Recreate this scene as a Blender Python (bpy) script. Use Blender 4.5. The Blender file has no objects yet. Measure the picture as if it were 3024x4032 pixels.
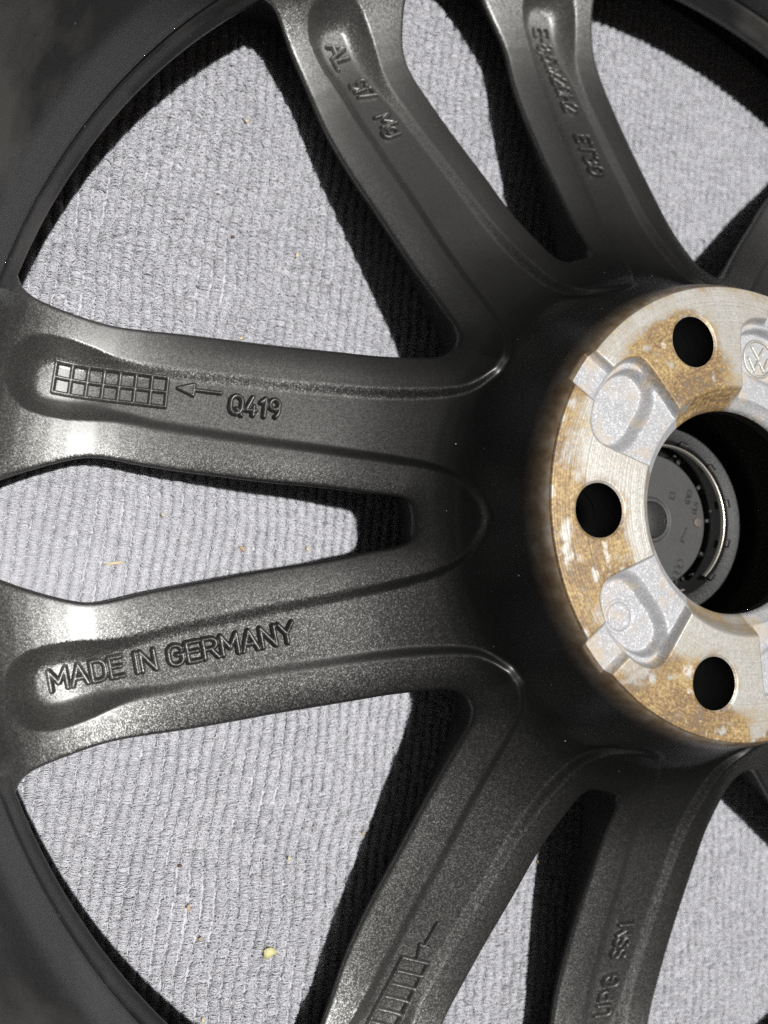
import bpy, math, random
import numpy as np
from mathutils import Matrix, Vector

random.seed(7)
rng = np.random.default_rng(7)
scene = bpy.context.scene
MM = 0.001
Z0 = 91.0            # height of the hub mounting face above the carpet surface (mm)

# ------------------------------------------------------------------ camera
cam_d = bpy.data.cameras.new('camera')
cam = bpy.data.objects.new('camera', cam_d)
scene.collection.objects.link(cam)
rx, ry, rz = -0.0880780, 0.3545892, -0.0251339
def rotm(x, y, z):
    cx, sx, cy, sy, cz, sz = math.cos(x), math.sin(x), math.cos(y), math.sin(y), math.cos(z), math.sin(z)
    return (np.array([[cz, -sz, 0], [sz, cz, 0], [0, 0, 1]]) @ np.array([[cy, 0, sy], [0, 1, 0], [-sy, 0, cy]])
            @ np.array([[1, 0, 0], [0, cx, -sx], [0, sx, cx]]))
RM = rotm(rx, ry, rz)
CAM_T = np.array([-115.746, -0.738, 245.584])
cpos = RM.T @ CAM_T
m = Matrix.Identity(4)
for i in range(3):
    for j in range(3):
        m[i][j] = RM.T[i][j]
m.translation = Vector(((cpos[0]) * MM, cpos[1] * MM, (cpos[2] + Z0) * MM))
cam.matrix_world = m
cam_d.sensor_fit = 'VERTICAL'
cam_d.sensor_height = 36.0
cam_d.sensor_width = 27.0
cam_d.lens = 36.0 * 3039.9 / 4032.0
cam_d.clip_start = 0.005
cam_d.clip_end = 20
cam_d.dof.use_dof = True
cam_d.dof.focus_distance = 0.246
cam_d.dof.aperture_fstop = 8.0
scene.camera = cam

# ------------------------------------------------------------------ light
world = bpy.data.worlds.new('World')
scene.world = world
world.use_nodes = True
bg = world.node_tree.nodes['Background']
bg.inputs[0].default_value = (1.0, 0.86, 0.72, 1)
bg.inputs[1].default_value = 0.046

ld = bpy.data.lights.new('lamp', 'POINT')
ld.energy = 192
ld.color = (1.0, 0.985, 0.97)
ld.shadow_soft_size = 0.016
lamp = bpy.data.objects.new('lamp', ld)
lamp.location = (-0.03, 0.02, 1.48 + Z0 * MM)
scene.collection.objects.link(lamp)

scene.view_settings.view_transform = 'Standard'
scene.view_settings.look = 'None'
scene.view_settings.exposure = 0.0
scene.view_settings.gamma = 1.0
scene.render.engine = 'CYCLES'
scene.cycles.use_denoising = False
scene.cycles.max_bounces = 6
scene.cycles.diffuse_bounces = 3
scene.cycles.glossy_bounces = 3
scene.cycles.use_adaptive_sampling = False
scene.cycles.sample_clamp_indirect = 4.0

PHI = math.radians(181.53)
D2R = math.pi / 180

# ------------------------------------------------------------------ helpers
def link(o, parent=None):
    scene.collection.objects.link(o)
    if parent is not None:
        o.parent = parent
    return o

def mesh_np(name, V, F, mat=None, parent=None, smooth=True, attrs=None):
    V = np.asarray(V, np.float32)
    F = np.asarray(F, np.int32)
    me = bpy.data.meshes.new(name)
    me.vertices.add(len(V))
    me.vertices.foreach_set('co', (V * MM).astype(np.float32).ravel())
    k = F.shape[1]
    me.loops.add(F.size)
    me.loops.foreach_set('vertex_index', F.ravel())
    me.polygons.add(len(F))
    me.polygons.foreach_set('loop_start', np.arange(0, F.size, k, dtype=np.int32))
    me.update(calc_edges=True)
    me.validate()
    if smooth:
        me.polygons.foreach_set('use_smooth', np.ones(len(me.polygons), bool))
    if attrs:
        for an, av in attrs.items():
            a = me.attributes.new(an, 'FLOAT', 'POINT')
            a.data.foreach_set('value', np.asarray(av, np.float32))
    if mat:
        me.materials.append(mat)
    o = bpy.data.objects.new(name, me)
    return link(o, parent)

def copy_obj(o, name, parent):
    c = o.copy()
    c.name = name
    return link(c, parent)

def smoothstep(x):
    x = np.clip(x, 0, 1)
    return x * x * (3 - 2 * x)

def catmull(P, n=6, closed=False):
    P = np.asarray(P, float)
    N = len(P)
    out = []
    for i in range(N if closed else N - 1):
        if closed:
            p0, p1, p2, p3 = P[(i - 1) % N], P[i], P[(i + 1) % N], P[(i + 2) % N]
        else:
            p0 = P[i - 1] if i > 0 else 2 * P[0] - P[1]
            p1, p2 = P[i], P[i + 1]
            p3 = P[i + 2] if i + 2 < N else 2 * P[-1] - P[-2]
        for t in np.arange(n) / n:
            out.append(0.5 * (2 * p1 + (p2 - p0) * t + (2 * p0 - 5 * p1 + 4 * p2 - p3) * t * t + (3 * p1 - p0 - 3 * p2 + p3) * t ** 3))
    if not closed:
        out.append(P[-1])
    return np.array(out)

def poly_sd(X, Y, poly):
    """signed distance (positive inside) and nearest boundary point"""
    poly = np.asarray(poly, float)
    sh = X.shape
    x, y = X.ravel(), Y.ravel()
    best = np.full(x.size, 1e18)
    nx, ny = np.zeros(x.size), np.zeros(x.size)
    inside = np.zeros(x.size, bool)
    for a, b in zip(poly, np.roll(poly, -1, 0)):
        dx, dy = b - a
        L = dx * dx + dy * dy
        if L < 1e-12:
            continue
        t = np.clip(((x - a[0]) * dx + (y - a[1]) * dy) / L, 0, 1)
        px, py = a[0] + t * dx, a[1] + t * dy
        d = (x - px) ** 2 + (y - py) ** 2
        mk = d < best
        best[mk] = d[mk]
        nx[mk] = px[mk]
        ny[mk] = py[mk]
        c = ((a[1] > y) != (b[1] > y))
        if abs(dy) > 1e-12:
            inside ^= c & (x < dx * (y - a[1]) / dy + a[0])
    s = np.sqrt(best)
    s = np.where(inside, s, -s)
    return s.reshape(sh), nx.reshape(sh), ny.reshape(sh)

def seg_dist(X, Y, segs):
    best = np.full(X.shape, 1e9)
    for (ax, ay), (bx_, by_) in segs:
        dx, dy = bx_ - ax, by_ - ay
        L = dx * dx + dy * dy + 1e-12
        t = np.clip(((X - ax) * dx + (Y - ay) * dy) / L, 0, 1)
        best = np.minimum(best, (X - ax - t * dx) ** 2 + (Y - ay - t * dy) ** 2)
    return np.sqrt(best)

def vnoise(x, y, seed=0):
    """cheap value noise"""
    xi, yi = np.floor(x).astype(np.int64), np.floor(y).astype(np.int64)
    fx, fy = x - xi, y - yi
    fx, fy = fx * fx * (3 - 2 * fx), fy * fy * (3 - 2 * fy)
    def h(a, b):
        v = (a * 374761393 + b * 668265263 + seed * 1442695041) & 0x7fffffff
        v = ((v ^ (v >> 13)) * 1274126177) & 0x7fffffff
        return ((v ^ (v >> 16)) & 0xffff) / 65535.0
    return (h(xi, yi) * (1 - fx) + h(xi + 1, yi) * fx) * (1 - fy) + (h(xi, yi + 1) * (1 - fx) + h(xi + 1, yi + 1) * fx) * fy

def fbm(x, y, oct=4, seed=0):
    s, a, t = 0, 0.5, 0
    for i in range(oct):
        s = s + a * vnoise(x * 2 ** i + 17.3 * i, y * 2 ** i - 9.1 * i, seed + i)
        t += a
        a *= .5
    return s / t

# ------------------------------------------------------------------ materials
class NT:
    def __init__(self, name):
        self.m = bpy.data.materials.new(name)
        self.m.use_nodes = True
        self.t = self.m.node_tree
        self.b = self.t.nodes['Principled BSDF']
    def n(self, typ, **kw):
        nd = self.t.nodes.new(typ)
        for k, v in kw.items():
            setattr(nd, k, v)
        return nd
    def l(self, a, b):
        self.t.links.new(a, b)
    def val(self, sock, v):
        if isinstance(v, (int, float, tuple)):
            sock.default_value = v
        else:
            self.l(v, sock)
    def math(self, op, a, b=0.0, c=None, clamp=False):
        nd = self.n('ShaderNodeMath', operation=op, use_clamp=clamp)
        self.val(nd.inputs[0], a)
        self.val(nd.inputs[1], b)
        if c is not None:
            self.val(nd.inputs[2], c)
        return nd.outputs[0]
    def mix(self, f, a, b, blend='MIX'):
        nd = self.n('ShaderNodeMix', data_type='RGBA', blend_type=blend)
        self.val(nd.inputs[0], f)
        self.val(nd.inputs[6], a)
        self.val(nd.inputs[7], b)
        return nd.outputs[2]
    def coord(self, scale=1.0):
        tc = self.n('ShaderNodeTexCoord')
        mp = self.n('ShaderNodeMapping')
        self.l(tc.outputs['Object'], mp.inputs[0])
        s = scale if isinstance(scale, tuple) else (scale,) * 3
        mp.inputs['Scale'].default_value = s
        return mp.outputs[0]
    def noise(self, vec, scale, detail=3, rough=.55):
        nd = self.n('ShaderNodeTexNoise')
        self.l(vec, nd.inputs['Vector'])
        nd.inputs['Scale'].default_value = scale
        nd.inputs['Detail'].default_value = detail
        nd.inputs['Roughness'].default_value = rough
        return nd.outputs[0]
    def ramp(self, fac, stops):
        nd = self.n('ShaderNodeValToRGB')
        el = nd.color_ramp.elements
        while len(el) < len(stops):
            el.new(0.5)
        for e, (p, c) in zip(el, stops):
            e.position = p
            e.color = c if len(c) == 4 else (*c, 1)
        self.l(fac, nd.inputs[0])
        return nd.outputs[0]
    def attr(self, name):
        nd = self.n('ShaderNodeAttribute', attribute_name=name)
        return nd.outputs['Fac']
    def flake_normal(self, vec, scale, amount):
        vo = self.n('ShaderNodeTexVoronoi')
        self.l(vec, vo.inputs['Vector'])
        vo.inputs['Scale'].default_value = scale
        sub = self.n('ShaderNodeVectorMath', operation='SUBTRACT')
        self.l(vo.outputs['Color'], sub.inputs[0])
        sub.inputs[1].default_value = (.5, .5, .5)
        sc = self.n('ShaderNodeVectorMath', operation='SCALE')
        self.l(sub.outputs[0], sc.inputs[0])
        self.val(sc.inputs['Scale'], amount)
        geo = self.n('ShaderNodeNewGeometry')
        add = self.n('ShaderNodeVectorMath', operation='ADD')
        self.l(geo.outputs['Normal'], add.inputs[0])
        self.l(sc.outputs[0], add.inputs[1])
        nm = self.n('ShaderNodeVectorMath', operation='NORMALIZE')
        self.l(add.outputs[0], nm.inputs[0])
        return nm.outputs[0], vo.outputs['Color']

def mat_paint():
    a = NT('anthracite_paint')
    v = a.coord()
    nrm, vc = a.flake_normal(v, 3200, 0.29)
    grain = a.n('ShaderNodeSeparateColor')
    a.l(vc, grain.inputs[0])
    g = a.math('MULTIPLY_ADD', a.math('POWER', grain.outputs[1], 2.5), 1.1, 0.62)
    # scattered lint and dust specks
    dv = a.n('ShaderNodeTexVoronoi')
    a.l(v, dv.inputs['Vector'])
    dv.inputs['Scale'].default_value = 210
    dsep = a.n('ShaderNodeSeparateColor')
    a.l(dv.outputs['Color'], dsep.inputs[0])
    speck = a.math('MULTIPLY', a.math('LESS_THAN', dv.outputs['Distance'], a.math('MULTIPLY', dsep.outputs[1], .06)), a.math('GREATER_THAN', dsep.outputs[0], .72))
    big = a.noise(v, 35, 4)
    col = a.mix(big, (.128, .1275, .1225, 1), (.156, .155, .149, 1))
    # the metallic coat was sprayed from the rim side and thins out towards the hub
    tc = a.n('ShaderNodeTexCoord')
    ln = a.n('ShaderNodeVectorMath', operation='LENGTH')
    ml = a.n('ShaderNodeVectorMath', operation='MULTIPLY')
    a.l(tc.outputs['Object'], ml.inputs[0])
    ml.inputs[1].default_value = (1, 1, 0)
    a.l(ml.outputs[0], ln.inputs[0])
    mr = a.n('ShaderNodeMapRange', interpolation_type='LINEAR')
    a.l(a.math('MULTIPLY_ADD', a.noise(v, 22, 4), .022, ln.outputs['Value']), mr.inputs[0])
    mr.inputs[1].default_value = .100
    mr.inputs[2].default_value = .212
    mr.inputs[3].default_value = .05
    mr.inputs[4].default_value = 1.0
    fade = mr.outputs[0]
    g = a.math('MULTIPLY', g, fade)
    gm = a.n('ShaderNodeVectorMath', operation='SCALE')
    a.l(col, gm.inputs[0])
    a.l(g, gm.inputs['Scale'])
    # bare brown band where the paint thins out at the shoulder of the hub
    bare = a.attr('bare')
    nb = a.noise(v, 420, 4)
    bb = a.math('MULTIPLY', bare, a.math('MULTIPLY_ADD', nb, 1.2, 0.35), clamp=True)
    brown = a.ramp(a.noise(v, 160, 3), [(.3, (.075, .045, .022)), (.55, (.12, .09, .06)), (.75, (.15, .13, .11))])
    dust = a.ramp(a.noise(v, 14, 5), [(.5, (0, 0, 0)), (.8, (1, 1, 1))])
    c3 = a.mix(a.math('MULTIPLY', dust, .03), (.0028, .0028, .0028, 1), (.2, .19, .18, 1))
    c3 = a.mix(bb, c3, brown)
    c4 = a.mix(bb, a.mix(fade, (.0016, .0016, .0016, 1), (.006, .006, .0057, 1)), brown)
    c4 = a.mix(a.math('MULTIPLY', dust, .035), c4, (.20, .19, .18, 1))
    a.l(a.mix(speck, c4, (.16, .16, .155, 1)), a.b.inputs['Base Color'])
    a.b.inputs['Roughness'].default_value = .34
    a.b.inputs['Specular IOR Level'].default_value = .26
    gl = a.n('ShaderNodeBsdfAnisotropic', distribution='GGX')
    gl.inputs['Roughness'].default_value = .53
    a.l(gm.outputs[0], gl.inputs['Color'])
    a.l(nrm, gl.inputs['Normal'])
    ad = a.n('ShaderNodeAddShader')
    a.l(a.b.outputs[0], ad.inputs[0])
    a.l(gl.outputs[0], ad.inputs[1])
    a.l(ad.outputs[0], a.t.nodes['Material Output'].inputs[0])
    return a.m

def mat_barrel():
    a = NT('satin_black_paint')
    v = a.coord()
    st = a.noise(a.coord((9, 9, 14)), 1.0, 6, .6)
    drip = a.ramp(st, [(.50, (0, 0, 0)), (.60, (1, 1, 1))])
    col = a.mix(a.math('MULTIPLY', drip, .8), (.011, .011, .011, 1), (.060, .057, .052, 1))
    speck = a.n('ShaderNodeTexVoronoi')
    a.l(v, speck.inputs['Vector'])
    speck.inputs['Scale'].default_value = 170
    sp = a.math('LESS_THAN', speck.outputs['Distance'], .04)
    col = a.mix(a.math('MULTIPLY', sp, .2), col, (.5, .5, .5, 1))
    a.l(col, a.b.inputs['Base Color'])
    a.b.inputs['Roughness'].default_value = .46
    bp = a.n('ShaderNodeBump')
    bp.inputs['Strength'].default_value = .25
    bp.inputs['Distance'].default_value = .0004
    a.l(a.noise(v, 900, 3), bp.inputs['Height'])
    a.l(bp.outputs[0], a.b.inputs['Normal'])
    return a.m

def mat_hub():
    a = NT('machined_aluminium')
    v = a.coord()
    tc = a.n('ShaderNodeTexCoord')
    ln = a.n('ShaderNodeVectorMath', operation='LENGTH')
    sx = a.n('ShaderNodeSeparateXYZ')
    a.l(tc.outputs['Object'], sx.inputs[0])
    cb = a.n('ShaderNodeCombineXYZ')
    a.l(sx.outputs[0], cb.inputs[0])
    a.l(sx.outputs[1], cb.inputs[1])
    a.l(cb.outputs[0], ln.inputs[0])
    rad = ln.outputs['Value']
    # concentric turning marks
    rv = a.n('ShaderNodeCombineXYZ')
    a.l(rad, rv.inputs[0])
    turn = a.noise(rv.outputs[0], 1500, 3, .7)
    stain = a.attr('stain')
    cast = a.attr('cast')
    chalk = a.attr('chalk')
    n1 = a.noise(v, 340, 4, .65)
    n2 = a.noise(v, 90, 4, .6)
    nf = a.noise(v, 900, 4, .7)
    clean = a.ramp(a.math('MULTIPLY_ADD', nf, .5, a.math('MULTIPLY', turn, .5)), [(.30, (.25, .235, .20)), (.5, (.38, .37, .34)), (.7, (.48, .475, .455))])
    rust = a.ramp(a.math('ADD', a.math('MULTIPLY', nf, .45), a.math('ADD', a.math('MULTIPLY', turn, .2), a.math('MULTIPLY', n2, .35))),
                  [(.37, (.038, .019, .007)), (.46, (.125, .068, .020)), (.54, (.25, .158, .050)), (.64, (.40, .32, .15))])
    s1 = a.math('MULTIPLY_ADD', stain, 1.0, a.math('ADD', a.math('MULTIPLY_ADD', nf, 1.5, -.75), a.math('ADD', a.math('MULTIPLY_ADD', turn, .8, -.4), a.math('MULTIPLY_ADD', n2, 1.3, -.72))))
    s1 = a.math('MULTIPLY', a.math('MULTIPLY', s1, 1.4, clamp=True), .92)
    col = a.mix(s1, clean, rust)
    castc = a.ramp(n1, [(.3, (.285, .287, .297)), (.7, (.335, .337, .347))])
    col = a.mix(cast, col, castc)
    s2 = a.math('MULTIPLY', a.math('MULTIPLY', cast, stain), .55, clamp=True)
    col = a.mix(s2, col, (.33, .23, .10, 1))
    col = a.mix(a.math('MULTIPLY', chalk, a.math('MULTIPLY_ADD', nf, 1.4, -.35), clamp=True), col, (.70, .70, .68, 1))
    a.l(col, a.b.inputs['Base Color'])
    met = a.math('MULTIPLY_ADD', a.math('MAXIMUM', stain, chalk), -.45, a.math('MULTIPLY_ADD', cast, -.38, .60), clamp=True)
    a.l(met, a.b.inputs['Metallic'])
    a.b.inputs['Roughness'].default_value = .52
    nrm, vc = a.flake_normal(v, 2600, a.math('MULTIPLY_ADD', cast, .30, .08))
    bp = a.n('ShaderNodeBump')
    bp.inputs['Strength'].default_value = .55
    bp.inputs['Distance'].default_value = .0003
    hh = a.math('ADD', a.math('MULTIPLY', turn, a.math('SUBTRACT', 1.0, cast)), a.math('MULTIPLY', n1, a.math('MULTIPLY_ADD', cast, -.72, .8)))
    a.l(hh, bp.inputs['Height'])
    a.l(nrm, bp.inputs['Normal'])
    a.l(bp.outputs[0], a.b.inputs['Normal'])
    return a.m

def mat_plain(name, col, rough=.5, metal=0.0, nscale=300, var=.3, bump=.0002):
    a = NT(name)
    v = a.coord()
    n = a.noise(v, nscale, 4)
    lo = tuple(c * (1 - var) for c in col) + (1,)
    hi = tuple(c * (1 + var) for c in col) + (1,)
    a.l(a.mix(n, lo, hi), a.b.inputs['Base Color'])
    a.b.inputs['Roughness'].default_value = rough
    a.b.inputs['Metallic'].default_value = metal
    bp = a.n('ShaderNodeBump')
    bp.inputs['Strength'].default_value = .5
    bp.inputs['Distance'].default_value = bump
    a.l(a.noise(v, nscale * 3, 3), bp.inputs['Height'])
    a.l(bp.outputs[0], a.b.inputs['Normal'])
    return a.m

def mat_carpet(name, fibre):
    a = NT(name)
    v = a.coord()
    n = a.noise(v, 26, 4)
    f = a.noise(v, 900, 2)
    col = a.mix(n, (.44, .44, .465, 1), (.53, .53, .555, 1))
    if fibre:
        hi = a.n('ShaderNodeHairInfo')
        rnd = a.math('MULTIPLY_ADD', hi.outputs['Random'], .40, .80)
        sc = a.n('ShaderNodeVectorMath', operation='SCALE')
        a.l(col, sc.inputs[0])
        a.l(rnd, sc.inputs['Scale'])
        col = sc.outputs[0]
        warm = a.math('GREATER_THAN', hi.outputs['Random'], .985)
        col = a.mix(a.math('MULTIPLY', warm, .4), col, (.25, .18, .13, 1))
    else:
        col = a.mix(f, (.36, .36, .38, 1), col)
    a.l(col, a.b.inputs['Base Color'])
    a.b.inputs['Roughness'].default_value = .75
    a.b.inputs['Specular IOR Level'].default_value = .25
    return a.m

M_PAINT = mat_paint()
M_BARREL = mat_barrel()
M_HUB = mat_hub()
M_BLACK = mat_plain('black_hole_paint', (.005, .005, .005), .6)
M_WALL = mat_plain('wall_shade_black', (.007, .007, .007), .62)  # near-black colour paints in the shade on the spoke side walls
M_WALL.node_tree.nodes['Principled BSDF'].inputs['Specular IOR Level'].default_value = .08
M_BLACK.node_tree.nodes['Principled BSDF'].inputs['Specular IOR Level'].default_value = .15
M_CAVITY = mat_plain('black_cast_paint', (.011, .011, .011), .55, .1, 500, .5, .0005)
M_PLASTIC = mat_plain('grey_plastic', (.030, .030, .030), .55, 0, 350, .25)
M_DARKPLASTIC = mat_plain('dark_plastic', (.009, .009, .009), .5, 0, 350, .3)
M_STEEL = mat_plain('spring_steel', (.62, .59, .52), .33, .9, 200, .15, .00005)
M_CARPET = mat_carpet('grey_carpet_backing', False)
M_FIBRE = mat_carpet('grey_carpet_pile', True)

# ------------------------------------------------------------------ wheel profile
RK = np.array([85, 100, 112, 122, 130, 150, 170, 183, 190, 197, 204, 210, 215, 220, 224, 227, 229, 230.5])
ZK = np.array([-30.8, -39.0, -45.6, -49.9, -52.6, -59.0, -65.2, -68.7, -69.8, -70.3, -69.9, -68.9, -67.5, -65.3, -63.0, -60.6, -59.0, -57.8])
FR = np.array([72.5, 73.0, 74.0, 75.2, 76.5, 78.0, 80.0, 82.0, 84.0, 87.0, 90.0, 94.0, 100, 112, 122, 130, 150, 170, 185, 195, 205, 215, 222, 231])
FZ = np.array([-1.0, -1.4, -2.6, -5.6, -9.6, -14.2, -19.4, -24.0, -27.9, -32.3, -35.3, -38.6, -42.0, -48.2, -51.9, -54.3, -60.5, -66.7, -71.0, -74.4, -77.4, -76.6, -72.6, -71.0])
def smooth_interp(xs, ys, s):
    g = np.arange(xs[0] - 10, xs[-1] + 10, .1)
    y = np.interp(g, xs, ys)
    lo, hi = (ys[1] - ys[0]) / (xs[1] - xs[0]), (ys[-1] - ys[-2]) / (xs[-1] - xs[-2])
    y = np.where(g < xs[0], ys[0] + lo * (g - xs[0]), y)
    y = np.where(g > xs[-1], ys[-1] + hi * (g - xs[-1]), y)
    H_ = int(40 * s)
    k = np.exp(-.5 * (np.arange(-H_, H_ + 1) * .1 / s) ** 2)
    k /= k.sum()
    ys2 = np.convolve(np.pad(y, H_, mode='reflect', reflect_type='odd'), k, 'valid')
    return lambda r: np.interp(r, g, ys2)
_zr1 = smooth_interp(RK, ZK, 1.0)
_zr2 = smooth_interp(RK, ZK, 5.0)
z_rail = lambda r: _zr2(r) + (_zr1(r) - _zr2(r)) * smoothstep((r - 178) / 18)
_zf1 = smooth_interp(FR, FZ, .6)
_zf2 = smooth_interp(FR, FZ, 5.0)
z_floor = lambda r: _zf1(r) + (_zf2(r) - _zf1(r)) * smoothstep((r - 86) / 16)
z_under = lambda r: np.interp(r, [70, 100, 150, 195, 231], [-70, -71, -76, -82, -82])

slot_half = [(98.9, 0), (98.95, 2.2), (99.1, 4.2), (99.9, 6.0), (101.6, 7.3), (104.0, 8.1), (107.5, 8.75), (112, 9.5), (120, 11.1), (130, 12.6), (140, 13.8),
             (150, 15.3), (160, 16.9), (170, 18.5), (180, 20.3), (187, 21.8), (191.5, 22.6), (195.5, 22.9), (199.5, 22.5), (205, 21.1), (212, 18.7), (219, 15.8), (225, 12.6), (228.5, 9.5), (231.5, 6)]
slot_poly = np.concatenate([catmull(slot_half, 5), catmull([(u, -v) for u, v in slot_half], 5)[::-1][:-1]])
win_half = [(82.0, 57.6), (84.2, 56.0), (87.5, 55.2), (91, 55.2), (97, 55.7), (105, 56.5), (115, 57.9), (125, 59.2), (140, 61.1), (150, 62.6), (160, 63.9), (170, 65.0),
            (180, 65.7), (187, 66.2), (194, 67.2), (201, 68.7), (207, 70.0), (211.5, 71.2), (214.2, 72.6), (215.6, 74.6), (216.2, 77.0), (216.5, 81.0), (217.0, 85.0)]
A36 = 36 * D2R
def mirror36(P):
    P = np.asarray(P)
    c, s = math.cos(2 * A36), math.sin(2 * A36)
    return np.stack([P[:, 0] * c + P[:, 1] * s, P[:, 0] * s - P[:, 1] * c], 1)
tip = (100.0 * math.cos(A36), 100.0 * math.sin(A36))
wh = [tip] + win_half
wc = catmull(wh, 5)
arc = [(232 * math.cos(t), 232 * math.sin(t)) for t in np.linspace(22.5 * D2R, 49.5 * D2R, 20)]
win_poly = np.concatenate([wc, arc, mirror36(wc)[::-1][:-1]])

chan_slot = [(82.3, 0), (82.7, 3.5), (83.7, 7.4), (85.9, 11.9), (89.6, 15.2), (95, 17.5), (103, 19.4), (112, 21.3), (125, 23.7), (139, 26.0), (153, 28.4), (167, 31.0),
             (181, 33.6), (188, 34.6), (195, 34.9), (203, 35.0), (210, 35.9), (214.8, 37.6), (217.8, 41.0), (218.8, 45.5), (218.2, 51.5), (215.8, 56.0), (212.5, 59.0),
             (208, 60.2), (203, 60.0), (196, 58.2), (190, 56.1), (185, 54.5), (181, 53.6), (167, 51.0), (153, 49.3), (140, 47.4), (125, 45.8), (110, 44.1), (100, 43.2), (93, 42.7),
             (86.5, 42.5), (81, 43.0), (76.9, 44.8), (74.0, 46.7), (71.76, 48.5), (70.0, 50.86)]
chan_slot += [tuple(p) for p in mirror36([(71.76, 48.5), (74.0, 46.7), (76.9, 44.8)])]
rl = 86.6
chan_poly = np.concatenate([catmull(chan_slot, 4), [(38, 33), (50, 0), (50, -8), (82.3, -8)]])

def notch_cut(r, dth):
    y = r * np.sin(dth)
    k = np.clip(1 - (y / 6.6) ** 2, 0, 1)
    return np.where(np.cos(dth) > 0, 2.7 * np.minimum(1, k * 2.2), 0)

def spoke_height(u, v):
    """height of the rear face of the casting, v >= 0, before the edge round-over"""
    r = np.hypot(u, v)
    dc, _, _ = poly_sd(u, v, chan_poly)
    zr = z_rail(r)
    ride = smoothstep((r - 88) / 14)
    zr = zr * ride + (z_floor(r) + 3.6) * (1 - ride)
    zf = np.minimum(z_floor(r), np.where(r > 96, zr - 1.1, 1e9))
    w = np.interp(r, [80, 92, 105, 180, 205, 225], [3.6, 3.6, 4.2, 4.6, 6.5, 7.5])
    tt = (dc + np.interp(r, [180, 205], [1.4, .3])) / w
    bowl = smoothstep((r - 188) / 14)
    t2 = np.clip((dc + .2) / 7.5, 0, 1)
    s = smoothstep(tt) * (1 - bowl) + bowl * (.12 * smoothstep(t2) + .88 * (1 - (1 - t2) ** 1.9))
    z = zr * (1 - s) + zf * s
    z = np.where(r < 80.5, z_floor(r), z)
    return z

# radial and angular nodes of one fifth of the casting
rn = np.concatenate([np.arange(72.5, 90, .35), np.arange(90, 230.6, .56)])
NT_ = 258
tn = np.linspace(0, 36, NT_) * D2R
RR, TT = np.meshgrid(rn, tn, indexing='ij')
U, Vv = RR * np.cos(TT), RR * np.sin(TT)
ds, sx_, sy_ = poly_sd(U, Vv, slot_poly)
dw, wx_, wy_ = poly_sd(U, Vv, win_poly)
dmet = np.minimum(-ds, -dw)                      # > 0 in metal
use_s = (-ds) < (-dw)
NX, NY = np.where(use_s, sx_, wx_), np.where(use_s, sy_, wy_)
Zs = spoke_height(U, Vv)
RF = 1.25
CROWN = 1.5 * np.clip(1 - np.clip(dmet, 0, 99) / 9.0, 0, 1) ** 2 * np.interp(RR, [165, 195], [1, .3])
dcl = np.clip(dmet, 0, RF)
round_drop = RF - np.sqrt(np.maximum(RF ** 2 - (RF - dcl) ** 2, 0))
keep = ((dmet[:-1, :-1] > 0) | (dmet[1:, :-1] > 0) | (dmet[:-1, 1:] > 0) | (dmet[1:, 1:] > 0))
out = dmet <= 0
Xf = np.where(out, NX, U)
Yf = np.where(out, NY, Vv)
# the outer ends of the windows lie beyond the grid: clamp
rr2 = np.hypot(Xf, Yf)
over = rr2 > 230.55
Xf = np.where(over, Xf / rr2 * 230.5, Xf)
Yf = np.where(over, Yf / rr2 * 230.5, Yf)
Zf = np.where(out, spoke_height(Xf, Yf), Zs) - round_drop - CROWN * smoothstep((rr2 - 88) / 15)
Zf = Zf + np.interp(rr2, [219, 224, 227, 229, 230.5], [0, .6, 1.8, 5.0, 10.0]) * smoothstep((dmet - 1) / 9)
# notches through the shoulder of the hub (on the 36 degree lines)
nc = notch_cut(RR, TT - A36)
Zf = np.where(RR < 80, np.minimum(Zf, -nc), Zf)

nr, nt = RR.shape
idx = np.arange(nr * nt).reshape(nr, nt)
qa = np.stack([idx[:-1, :-1], idx[1:, :-1], idx[1:, 1:], idx[:-1, 1:]], -1)[keep]
P1 = np.stack([Xf, Yf, Zf], -1).reshape(-1, 3)
O1 = out.ravel()
# mirrored half shares the axis column
idm = idx + nr * nt
idm[:, 0] = idx[:, 0]
qb = np.stack([idm[:-1, :-1], idm[:-1, 1:], idm[1:, 1:], idm[1:, :-1]], -1)[keep]
P2 = P1 * np.array([1, -1, 1])
PV = np.concatenate([P1, P2])
OV = np.concatenate([O1, O1])
Q = np.concatenate([qa, qb])
# boundary edges -> walls
E = np.concatenate([Q[:, [0, 1]], Q[:, [1, 2]], Q[:, [2, 3]], Q[:, [3, 0]]])
es = np.sort(E, 1)
key = es[:, 0].astype(np.int64) * 10_000_000 + es[:, 1]
uq, inv, cnt = np.unique(key, return_inverse=True, return_counts=True)
bnd = E[(cnt[inv] == 1)]
bnd = bnd[OV[bnd[:, 0]] & OV[bnd[:, 1]]]
bnd = bnd[np.linalg.norm(PV[bnd[:, 0]] - PV[bnd[:, 1]], axis=1) > 1e-4]
bv = np.unique(bnd)
DX, DY = (NX - U).ravel(), (NY - Vv).ravel()
dl = np.maximum(np.hypot(DX, DY), 1e-6)
DIR = np.concatenate([np.stack([DX / dl, DY / dl], -1), np.stack([DX / dl, -DY / dl], -1)])
levels = [(1.4, 0.1), (3.4, 3.2), (60.0, 8.0)]
Wv, Wq = [PV], [Q]
prev = {int(a): int(a) for a in bv}
base = len(PV)
remap_prev = np.full(len(PV), -1, np.int64)
remap_prev[bv] = bv
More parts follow.
